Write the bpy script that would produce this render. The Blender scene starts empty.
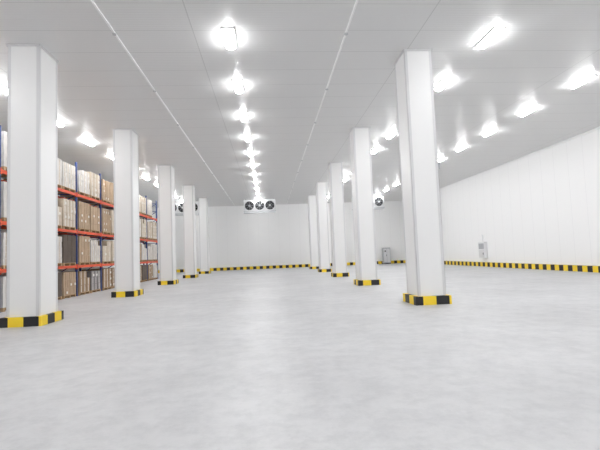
import bpy, bmesh, math, random
from mathutils import Matrix, Vector
random.seed(4)
S=bpy.context.scene
S.view_settings.view_transform='Standard'
COL=S.collection
H=7.1           # ceiling height
XL,XR,Y0,Y1=-12.2,16.3,-9.0,48.0

# ---------------------------------------------------------------- materials
def mat(name,color,rough=.5,metal=0.0,spec=.5):
    m=bpy.data.materials.new(name); m.use_nodes=True
    b=m.node_tree.nodes['Principled BSDF']
    b.inputs['Base Color'].default_value=(*color,1)
    b.inputs['Roughness'].default_value=rough
    b.inputs['Metallic'].default_value=metal
    b.inputs['Specular IOR Level'].default_value=spec
    return m
def N(m,t,**kw):
    n=m.node_tree.nodes.new(t)
    for k,v in kw.items(): setattr(n,k,v)
    return n
def L(m,a,b): m.node_tree.links.new(a,b)
def B(m): return m.node_tree.nodes['Principled BSDF']
def math_(m,op,a,b=None):
    n=N(m,'ShaderNodeMath',operation=op)
    for i,v in enumerate((a,b)):
        if v is None: continue
        if isinstance(v,(int,float)): n.inputs[i].default_value=v
        else: L(m,v,n.inputs[i])
    return n.outputs[0]
def seam(m,coord,period,width):
    f=math_(m,'FRACT',math_(m,'DIVIDE',coord,period))
    return math_(m,'LESS_THAN',f,width/period)

def speckle(m,c1,c2,scale,detail=6,inp='Base Color'):
    tc=N(m,'ShaderNodeTexCoord'); n=N(m,'ShaderNodeTexNoise')
    n.inputs['Scale'].default_value=scale; n.inputs['Detail'].default_value=detail
    L(m,tc.outputs['Object'],n.inputs['Vector'])
    r=N(m,'ShaderNodeValToRGB')
    r.color_ramp.elements[0].position=.32; r.color_ramp.elements[1].position=.68
    r.color_ramp.elements[0].color=(*c1,1); r.color_ramp.elements[1].color=(*c2,1)
    L(m,n.outputs['Fac'],r.inputs[0]); L(m,r.outputs[0],B(m).inputs[inp])
    return tc,n,r

# floor: pale power-trowelled concrete
m_floor=mat('concrete_floor',(.6,.61,.63),.42)
tc,n,r=speckle(m_floor,(.47,.472,.482),(.59,.592,.60),.4,10)
n.inputs['Roughness'].default_value=.68
n2=N(m_floor,'ShaderNodeTexNoise'); n2.inputs['Scale'].default_value=3.0; n2.inputs['Detail'].default_value=10
n2.inputs['Roughness'].default_value=.76
L(m_floor,tc.outputs['Object'],n2.inputs['Vector'])
mx=N(m_floor,'ShaderNodeMix',data_type='RGBA',blend_type='MULTIPLY'); mx.inputs[0].default_value=.6
r2=N(m_floor,'ShaderNodeValToRGB'); r2.color_ramp.elements[0].position=.38; r2.color_ramp.elements[1].position=.57
r2.color_ramp.elements[0].color=(.74,.745,.76,1)
L(m_floor,n2.outputs['Fac'],r2.inputs[0]); L(m_floor,r.outputs[0],mx.inputs[6]); L(m_floor,r2.outputs[0],mx.inputs[7])
L(m_floor,mx.outputs[2],B(m_floor).inputs['Base Color'])
mr=N(m_floor,'ShaderNodeMapRange'); mr.inputs[3].default_value=.36; mr.inputs[4].default_value=.54
L(m_floor,n2.outputs['Fac'],mr.inputs[0]); L(m_floor,mr.outputs[0],B(m_floor).inputs['Roughness'])

def panel(name,base,dark,axis,period,width,rough,ripple=None,cross=None):
    m=mat(name,base,rough)
    tc=N(m,'ShaderNodeTexCoord'); sp=N(m,'ShaderNodeSeparateXYZ'); L(m,tc.outputs['Object'],sp.inputs[0])
    s=seam(m,math_(m,'ADD',sp.outputs[axis],100.0),period,width)
    if cross:
        s=math_(m,'MAXIMUM',s,seam(m,math_(m,'ADD',sp.outputs[cross[0]],cross[3]),cross[1],cross[2]))
    mx=N(m,'ShaderNodeMix',data_type='RGBA'); L(m,s,mx.inputs[0])
    mx.inputs[6].default_value=(*base,1); mx.inputs[7].default_value=(*dark,1)
    L(m,mx.outputs[2],B(m).inputs['Base Color'])
    if ripple:
        w=N(m,'ShaderNodeMath',operation='SINE')
        L(m,math_(m,'MULTIPLY',sp.outputs[ripple[0]],ripple[1]),w.inputs[0])
        bp=N(m,'ShaderNodeBump'); bp.inputs['Strength'].default_value=ripple[2]; bp.inputs['Distance'].default_value=.01
        L(m,w.outputs[0],bp.inputs['Height']); L(m,bp.outputs[0],B(m).inputs['Normal'])
    return m
m_ceil=panel('ceiling_panel',(.73,.73,.73),(.57,.57,.57),1,1.15,.02,.34,ripple=(1,62.0,.12),cross=(0,5.75,.025,105.2))
m_wallb=panel('wall_panel_back',(.89,.89,.89),(.80,.80,.80),0,1.15,.02,.45)
m_walls=panel('wall_panel_side',(.90,.90,.90),(.80,.80,.81),1,1.15,.02,.5)
m_col=mat('column_panel',(.83,.83,.83),.35)
m_trim=mat('corner_trim',(.69,.69,.70),.4)
m_track=mat('ceiling_track_white',(.9,.9,.9),.4)
m_house=mat('lamp_housing',(.85,.85,.85),.4)
m_em=bpy.data.materials.new('lamp_diffuser'); m_em.use_nodes=True
b=B(m_em); b.inputs['Emission Color'].default_value=(1,1,1,1); b.inputs['Emission Strength'].default_value=74
m_orange=mat('rack_orange',(.80,.10,.03),.4)
m_blue=mat('rack_blue',(.03,.06,.22),.4)
m_wood=mat('pallet_wood',(.5,.33,.18),.8); speckle(m_wood,(.42,.27,.14),(.58,.40,.24),5)
m_dark=mat('fan_dark',(.015,.016,.02),.6)
m_blade=mat('fan_blade',(.05,.055,.06),.5)
m_steel=mat('steel',(.55,.56,.58),.35,.8)
m_case=mat('cooler_casing',(.78,.79,.8),.35)
m_grey=mat('cabinet_grey',(.42,.43,.45),.45)
# hazard stripes
m_haz=mat('hazard_stripe',(.9,.6,.02),.5)
tc=N(m_haz,'ShaderNodeTexCoord'); sp=N(m_haz,'ShaderNodeSeparateXYZ'); L(m_haz,tc.outputs['Object'],sp.inputs[0])
v=math_(m_haz,'ADD',math_(m_haz,'ADD',sp.outputs[0],sp.outputs[1]),100.12)
s=math_(m_haz,'LESS_THAN',math_(m_haz,'FRACT',math_(m_haz,'DIVIDE',v,.72)),.5)
mx=N(m_haz,'ShaderNodeMix',data_type='RGBA'); L(m_haz,s,mx.inputs[0])
mx.inputs[6].default_value=(.92,.66,.03,1); mx.inputs[7].default_value=(.012,.012,.014,1)
L(m_haz,mx.outputs[2],B(m_haz).inputs['Base Color'])
cart=[]
for nm,c in [('carton_white',(.74,.71,.68)),('carton_cream',(.65,.55,.44)),('carton_tan',(.52,.38,.26)),
             ('carton_kraft',(.37,.25,.15)),('carton_wrapped_brown',(.13,.10,.08)),('carton_grey',(.26,.24,.24))]:
    m=mat(nm,c,.7); speckle(m,tuple(x*.9 for x in c),tuple(min(1,x*1.08) for x in c),3); cart.append(m)
m_tape=mat('carton_label',(.85,.83,.78),.4)

# ---------------------------------------------------------------- mesh helpers
class MB:
    def __init__(s): s.v=[];s.f=[];s.mi=[];s.mats=[];s.sm=[]
    def m(s,mt):
        if mt not in s.mats: s.mats.append(mt)
        return s.mats.index(mt)
    def box(s,x0,x1,y0,y1,z0,z1,mt):
        k=len(s.v); i=s.m(mt)
        s.v+=[(x0,y0,z0),(x1,y0,z0),(x1,y1,z0),(x0,y1,z0),(x0,y0,z1),(x1,y0,z1),(x1,y1,z1),(x0,y1,z1)]
        for f in ((0,3,2,1),(4,5,6,7),(0,1,5,4),(1,2,6,5),(2,3,7,6),(3,0,4,7)):
            s.f.append(tuple(k+a for a in f)); s.mi.append(i); s.sm.append(False)
    def prism(s,pts,axis_fn,a,b,mt,smooth=True):
        k=len(s.v); n=len(pts); i=s.m(mt)
        for t in (a,b):
            for u,v in pts: s.v.append(axis_fn(u,v,t))
        for j in range(n):
            q=(j+1)%n
            s.f.append((k+j,k+q,k+n+q,k+n+j)); s.mi.append(i); s.sm.append(smooth)
        s.f.append(tuple(k+j for j in range(n))[::-1]); s.mi.append(i); s.sm.append(False)
        s.f.append(tuple(k+n+j for j in range(n))); s.mi.append(i); s.sm.append(False)
    def strut(s,p,q,w,mt):
        p=Vector(p);q=Vector(q);d=(q-p).normalized()
        a=d.orthogonal().normalized()*w/2; b2=d.cross(a).normalized()*w/2
        k=len(s.v); i=s.m(mt)
        for c in (p,q):
            for e in (a+b2,b2-a,-a-b2,a-b2): s.v.append(tuple(c+e))
        for f in ((0,1,2,3),(7,6,5,4),(0,4,5,1),(1,5,6,2),(2,6,7,3),(3,7,4,0)):
            s.f.append(tuple(k+x for x in f)); s.mi.append(i); s.sm.append(False)
    def mesh(s,name):
        me=bpy.data.meshes.new(name); me.from_pydata(s.v,[],s.f)
        for mt in s.mats: me.materials.append(mt)
        me.polygons.foreach_set('material_index',s.mi); me.polygons.foreach_set('use_smooth',s.sm)
        bm=bmesh.new(); bm.from_mesh(me); bmesh.ops.recalc_face_normals(bm,faces=bm.faces); bm.to_mesh(me); bm.free()
        return me
    def obj(s,name,parent=None,loc=(0,0,0),bevel=0):
        o=bpy.data.objects.new(name,s.mesh(name)); COL.objects.link(o); o.location=loc
        if parent: o.parent=parent
        if bevel:
            md=o.modifiers.new('bevel','BEVEL'); md.width=bevel; md.segments=2; md.limit_method='ANGLE'
        return o
def link(name,me,loc,parent=None):
    o=bpy.data.objects.new(name,me); COL.objects.link(o); o.location=loc
    if parent: o.parent=parent
    return o
def empty(name,loc):
    o=bpy.data.objects.new(name,None); COL.objects.link(o); o.location=loc; return o
def circ(r,n=24): return [(r*math.cos(2*math.pi*i/n),r*math.sin(2*math.pi*i/n)) for i in range(n)]

# ---------------------------------------------------------------- room shell
def simple(name,b,mt):
    q=MB(); q.box(*b,mt); return q.obj(name)
simple('floor',(XL-.2,XR+.2,Y0-.2,Y1+.2,-.2,0),m_floor)
simple('ceiling',(XL-.2,XR+.2,Y0-.2,Y1+.2,H,H+.2),m_ceil)
simple('wall_back',(XL-.2,XR+.2,Y1,Y1+.2,0,H),m_wallb)
simple('wall_front',(XL-.2,XR+.2,Y0-.2,Y0,0,H),m_wallb)
simple('wall_left',(XL-.2,XL,Y0,Y1,0,H),m_walls)
simple('wall_right',(XR,XR+.2,Y0,Y1,0,H),m_walls)
kh,kt=.32,.16
simple('baseboard_back',(XL+kt,XR-kt,Y1-kt,Y1,0,kh),m_haz)
simple('baseboard_right',(XR-kt,XR,Y0,Y1,0,kh),m_haz)
simple('baseboard_left',(XL,XL+kt,Y0,Y1,0,kh),m_haz)
for i,(n_,b_) in enumerate([('a',(XL,XR,Y1-.08,Y1,H-.08,H)),('b',(XR-.08,XR,Y0,Y1-.08,H-.08,H)),('c',(XL,XL+.08,Y0,Y1-.08,H-.08,H)),
    ('d',(-3.615,-3.575,Y0,Y1-.08,H-.04,H)),('e',(2.135,2.175,Y0,Y1-.08,H-.04,H))]):
    simple('trim_%d'%(i+1),b_,m_track)
q=MB()
for X in (-3.595,2.155):
    y=Y0+1
    while y<Y1-1:
        q.prism(circ(.05,10),lambda u,v,t,X=X,y=y:(X+u,y+v,t),H-.065,H-.036,m_steel); y+=3.7
q.obj('ceiling_bolt_caps')

# ---------------------------------------------------------------- columns
W,D=.76,.92
def colmeshes():
    a=MB(); a.box(-W/2,W/2,0,D,0,H,m_col); sh=a.mesh('shaft')
    t=MB(); e=.07; o=.006
    for sx in (-1,1):
        for y in (0,D):
            xa,xb=sorted((sx*(W/2+o),sx*(W/2-e)))
            ya,yb=(y-o,y+e) if y==0 else (y-e,y+o)
            t.box(xa,xb,(ya if y==0 else yb-o),(ya+o if y==0 else yb),.24,H,m_trim)
            t.box(*( (xb-o,xb) if sx>0 else (xa,xa+o)),ya,yb,.24,H,m_trim)
    k=.03
    t.box(-W/2-k,W/2+k,-k,0-o,H-.05,H,m_trim); t.box(-W/2-k,W/2+k,D+o,D+k,H-.05,H,m_trim)
    t.box(-W/2-k,-W/2-o,-k,D+k,H-.05,H,m_trim); t.box(W/2+o,W/2+k,-k,D+k,H-.05,H,m_trim)
    tr=t.mesh('corner_trims')
    g=MB(); p=.11; hh=.23
    g.box(-W/2-p,W/2+p,-p,0,0,hh,m_haz); g.box(-W/2-p,W/2+p,D,D+p,0,hh,m_haz)
    g.box(-W/2-p,-W/2,0,D,0,hh,m_haz); g.box(W/2,W/2+p,0,D,0,hh,m_haz)
    return sh,tr,g.mesh('base_guard')
sh,tr,gd=colmeshes()
for X,ys in ((-6.05,11.1),(4.36,11.45)):
    for i in range(5):
        e=empty('insulated_column',(X,ys+7.4*i,0))
        link('shaft',sh,(0,0,0),e); link('corner_trims',tr,(0,0,0),e); link('base_guard',gd,(0,0,0),e)
q=MB()
q.prism(circ(.018,8),lambda u,v,t:(4.36+W/2+.03+u,11.62+v,t),3.9,H,m_trim)
q.box(4.36+W/2+.006,4.36+W/2+.10,11.56,11.68,3.72,3.92,m_grey)
q.obj('column_conduit')

# ---------------------------------------------------------------- lamps
q=MB(); lw=.12
q.box(-.15,.15,-.50,.50,-.035,0,m_house)
prof=[(lw*math.cos(a),-.035-.08*math.sin(a)) for a in [math.pi*i/12 for i in range(13)]]
q.prism(prof,lambda u,v,t:(u,t,v),-.45,.45,m_em)
lm=q.mesh('ceiling_batten_light')
for X,off in ((-8.2,.25),(-.82,0),(6.1,0),(11.0,-.1)):
    y=10.75+off-3.12*6
    while y<Y1-.8:
        link('ceiling_batten_light',lm,(X,y,H)); y+=3.12

# ---------------------------------------------------------------- evaporators
def evap():
    q=MB(); w,d,h=3.1,.85,1.15; zt=-.14
    q.box(-w/2,w/2,0,d,zt-h,zt,m_case)
    q.box(-w/2-.03,w/2+.03,-.03,.02,zt-h-.02,zt-h+.05,m_steel)
    q.box(-w/2,w/2,.05,d-.05,zt-h-.12,zt-h-.02,m_steel)
    for sx in (-1.35,1.35):
        for y in (.12,d-.12): q.box(sx-.03,sx+.03,y-.03,y+.03,zt,0,m_steel)
    cz=zt-h/2
    for cx in (-1.0,0,1.0):
        n=28
        q.prism(circ(.44,n),lambda u,v,t:(cx+u,t,cz+v),-.012,.0,m_dark)
        k=len(q.v); i=q.m(m_case)
        for r_,y in ((.44,0),(.44,-.1),(.48,-.1),(.48,0)):
            for u,v in circ(r_,n): q.v.append((cx+u,y,cz+v))
        for a in range(3):
            for j in range(n):
                jj=(j+1)%n; q.f.append((k+a*n+j,k+a*n+jj,k+(a+1)*n+jj,k+(a+1)*n+j)); q.mi.append(i); q.sm.append(False)
        for bld in range(5):
            t0=bld*2*math.pi/5
            k=len(q.v); i=q.m(m_blade)
            for rr,a,y in ((.08,0,-.02),(.38,-.1,-.02),(.38,.55,-.07),(.08,.5,-.05)):
                q.v.append((cx+rr*math.cos(t0+a),y,cz+rr*math.sin(t0+a)))
            q.f.append((k,k+1,k+2,k+3)); q.mi.append(i); q.sm.append(False)
        q.prism(circ(.1,12),lambda u,v,t:(cx+u,t,cz+v),-.09,-.02,m_steel)
        for a in range(4):
            t0=a*math.pi/4; 
            q.strut((cx-.45*math.cos(t0),-.1,cz-.45*math.sin(t0)),(cx+.45*math.cos(t0),-.1,cz+.45*math.sin(t0)),.012,m_steel)
    return q.mesh('evaporator_unit')
ev=evap()
for X in (-8.15,-.75,10.1): link('evaporator_unit',ev,(X,42.05,H-.01))

# ---------------------------------------------------------------- pallet rack
rx0,rx1=-9.75,-8.65
BY=[8.9+2.82*i for i in range(10)]
LV=[1.38,2.95,4.65]; RH=6.1
rk=empty('pallet_rack',(0,0,0))
q=MB()
for y in BY:
    for x in (rx0,rx1-.08):
        q.box(x,x+.08,y-.04,y+.04,0.01,RH,m_blue); q.box(x-.03,x+.11,y-.08,y+.08,0,.01,m_blue)
    z=.3
    while z<RH-.7:
        q.strut((rx0+.09,y,z),(rx1-.09,y,z+.55),.03,m_blue); q.strut((rx1-.09,y,z+.6),(rx0+.09,y,z+.6),.03,m_blue); z+=.62
q.obj('uprights',rk)
q=MB()
for i in range(9):
    a,b2=BY[i]+.05,BY[i+1]-.05
    for z in LV:
        for x in (rx0,rx1-.05):
            q.box(x,x+.05,a,b2,z-.12,z,m_orange)
            q.box(x-.005 if x<rx0+.1 else x,x+.06,a-.03,a+.03,z-.17,z+.05,m_orange)
            q.box(x-.005 if x<rx0+.1 else x,x+.06,b2-.03,b2+.03,z-.17,z+.05,m_orange)
        for t in (.2,.5,.8):
            yy=a+(b2-a)*t; q.box(rx0+.05,rx1-.05,yy-.03,yy+.03,z-.05,z-.005,m_steel)
q.obj('beams',rk)
P=MB(); C=MB()
for i in range(9):
    for k in range(2):
        yc=BY[i]+.76+1.30*k
        for li,z in enumerate([0]+LV):
            if li==3 and random.random()<.1: continue
            x0=rx0+.02; x1=rx1+.02; ya=yc-.58; yb=yc+.58
            for yy in (ya,yc-.05,yb-.1): P.box(x0,x1,yy,yy+.1,z+.002,z+.10,m_wood)
            for t in range(6):
                xx=x0+t*(x1-x0-.12)/5; P.box(xx,xx+.12,ya,yb,z+.10,z+.125,m_wood)
            zz=z+.127
            hmax=(1.05,1.22,1.3,1.2)[li]-random.uniform(.0,.15)
            r_=random.random()
            if li==3: mt=cart[0] if r_<.6 else cart[1] if r_<.85 else cart[2]
            elif li==0: mt=cart[4] if r_<.4 else cart[5] if r_<.5 else cart[3] if r_<.75 else cart[0] if r_<.82 else cart[2]
            elif li==1: mt=cart[2] if r_<.35 else cart[3] if r_<.5 else cart[1] if r_<.75 else cart[0] if r_<.85 else cart[4]
            else: mt=cart[2] if r_<.3 else cart[1] if r_<.75 else cart[0]
            if i<3 and random.random()<.8: mt=cart[0]
            ny=random.choice((2,3,3,4)); nz=random.choice((3,4,4,5)); nx=2
            sy=(yb-ya)/ny; sz=hmax/nz; sx=(x1-x0)/nx
            for a in range(nx):
                for b_ in range(ny):
                    for c in range(nz):
                        if c==nz-1 and random.random()<.12: continue
                        j=random.uniform(-.008,.008)
                        X0=x0+a*sx+.006; X1=x0+(a+1)*sx-.006+j; Y_0=ya+b_*sy+.006; Y_1=ya+(b_+1)*sy-.006
                        Z0=zz+c*sz+.001; Z1=zz+(c+1)*sz-.002
                        C.box(X0,X1,Y_0,Y_1,Z0,Z1,mt)
                        if a==nx-1 and mt is not cart[4]:
                            ym=(Y_0+Y_1)/2
                            C.box(X1,X1+.002,ym-.03,ym+.03,Z0+.01,Z1-.01,cart[1] if mt is cart[0] else cart[3] if mt is cart[2] else m_tape)
                            if random.random()<.35: C.box(X1,X1+.003,ym+.05,min(ym+.17,Y_1-.01),Z0+.06,Z0+.16,m_tape)
P.obj('wooden_pallets'); C.obj('stacked_cartons')

# ---------------------------------------------------------------- right wall box / back cabinet
q=MB(); X=XR-.01; y=31.6
q.box(X-.22,X,y-.45,y+.45,.62,1.85,m_case)
q.box(X-.235,X-.22,y-.38,y+.38,.70,1.25,m_trim); q.box(X-.235,X-.22,y-.38,y+.38,1.32,1.74,m_grey)
q.box(X-.25,X-.235,y-.3,y-.24,.9,1.05,m_dark)
q.prism(circ(.03,8),lambda u,v,t:(X-.06+u,y+v,t),1.85,2.4,m_case)
q.obj('electrical_box')
q=MB(); X=13.1; y=Y1-.75
q.box(X-.42,X+.42,y,y+.5,.1,1.8,m_grey); q.box(X-.38,X+.38,y+.04,y+.46,0,.1,m_dark)
q.box(X-.36,X-.02,y-.02,y,.2,1.7,m_trim); q.box(X+.02,X+.36,y-.02,y,.2,1.7,m_trim)
q.box(X-.06,X-.03,y-.05,y-.02,.85,1.05,m_dark); q.box(X-.25,X-.1,y-.03,y-.02,1.35,1.5,m_dark)
q.obj('control_cabinet',bevel=.01)

# ---------------------------------------------------------------- world + camera
w=bpy.data.worlds.new('World'); S.world=w; w.use_nodes=True
w.node_tree.nodes['Background'].inputs[0].default_value=(.8,.85,.9,1)
w.node_tree.nodes['Background'].inputs[1].default_value=.3
cd=bpy.data.cameras.new('Camera'); cam=bpy.data.objects.new('Camera',cd); COL.objects.link(cam)
cd.sensor_width=36; cd.lens=25.8; cd.clip_end=200
r=math.radians
M=Matrix.Rotation(r(-4.26),4,'Z')@Matrix.Rotation(r(90+3.83),4,'X')@Matrix.Rotation(r(-2.25),4,'Z')
cam.matrix_world=Matrix.Translation((0,0,1.5))@M
S.camera=cam
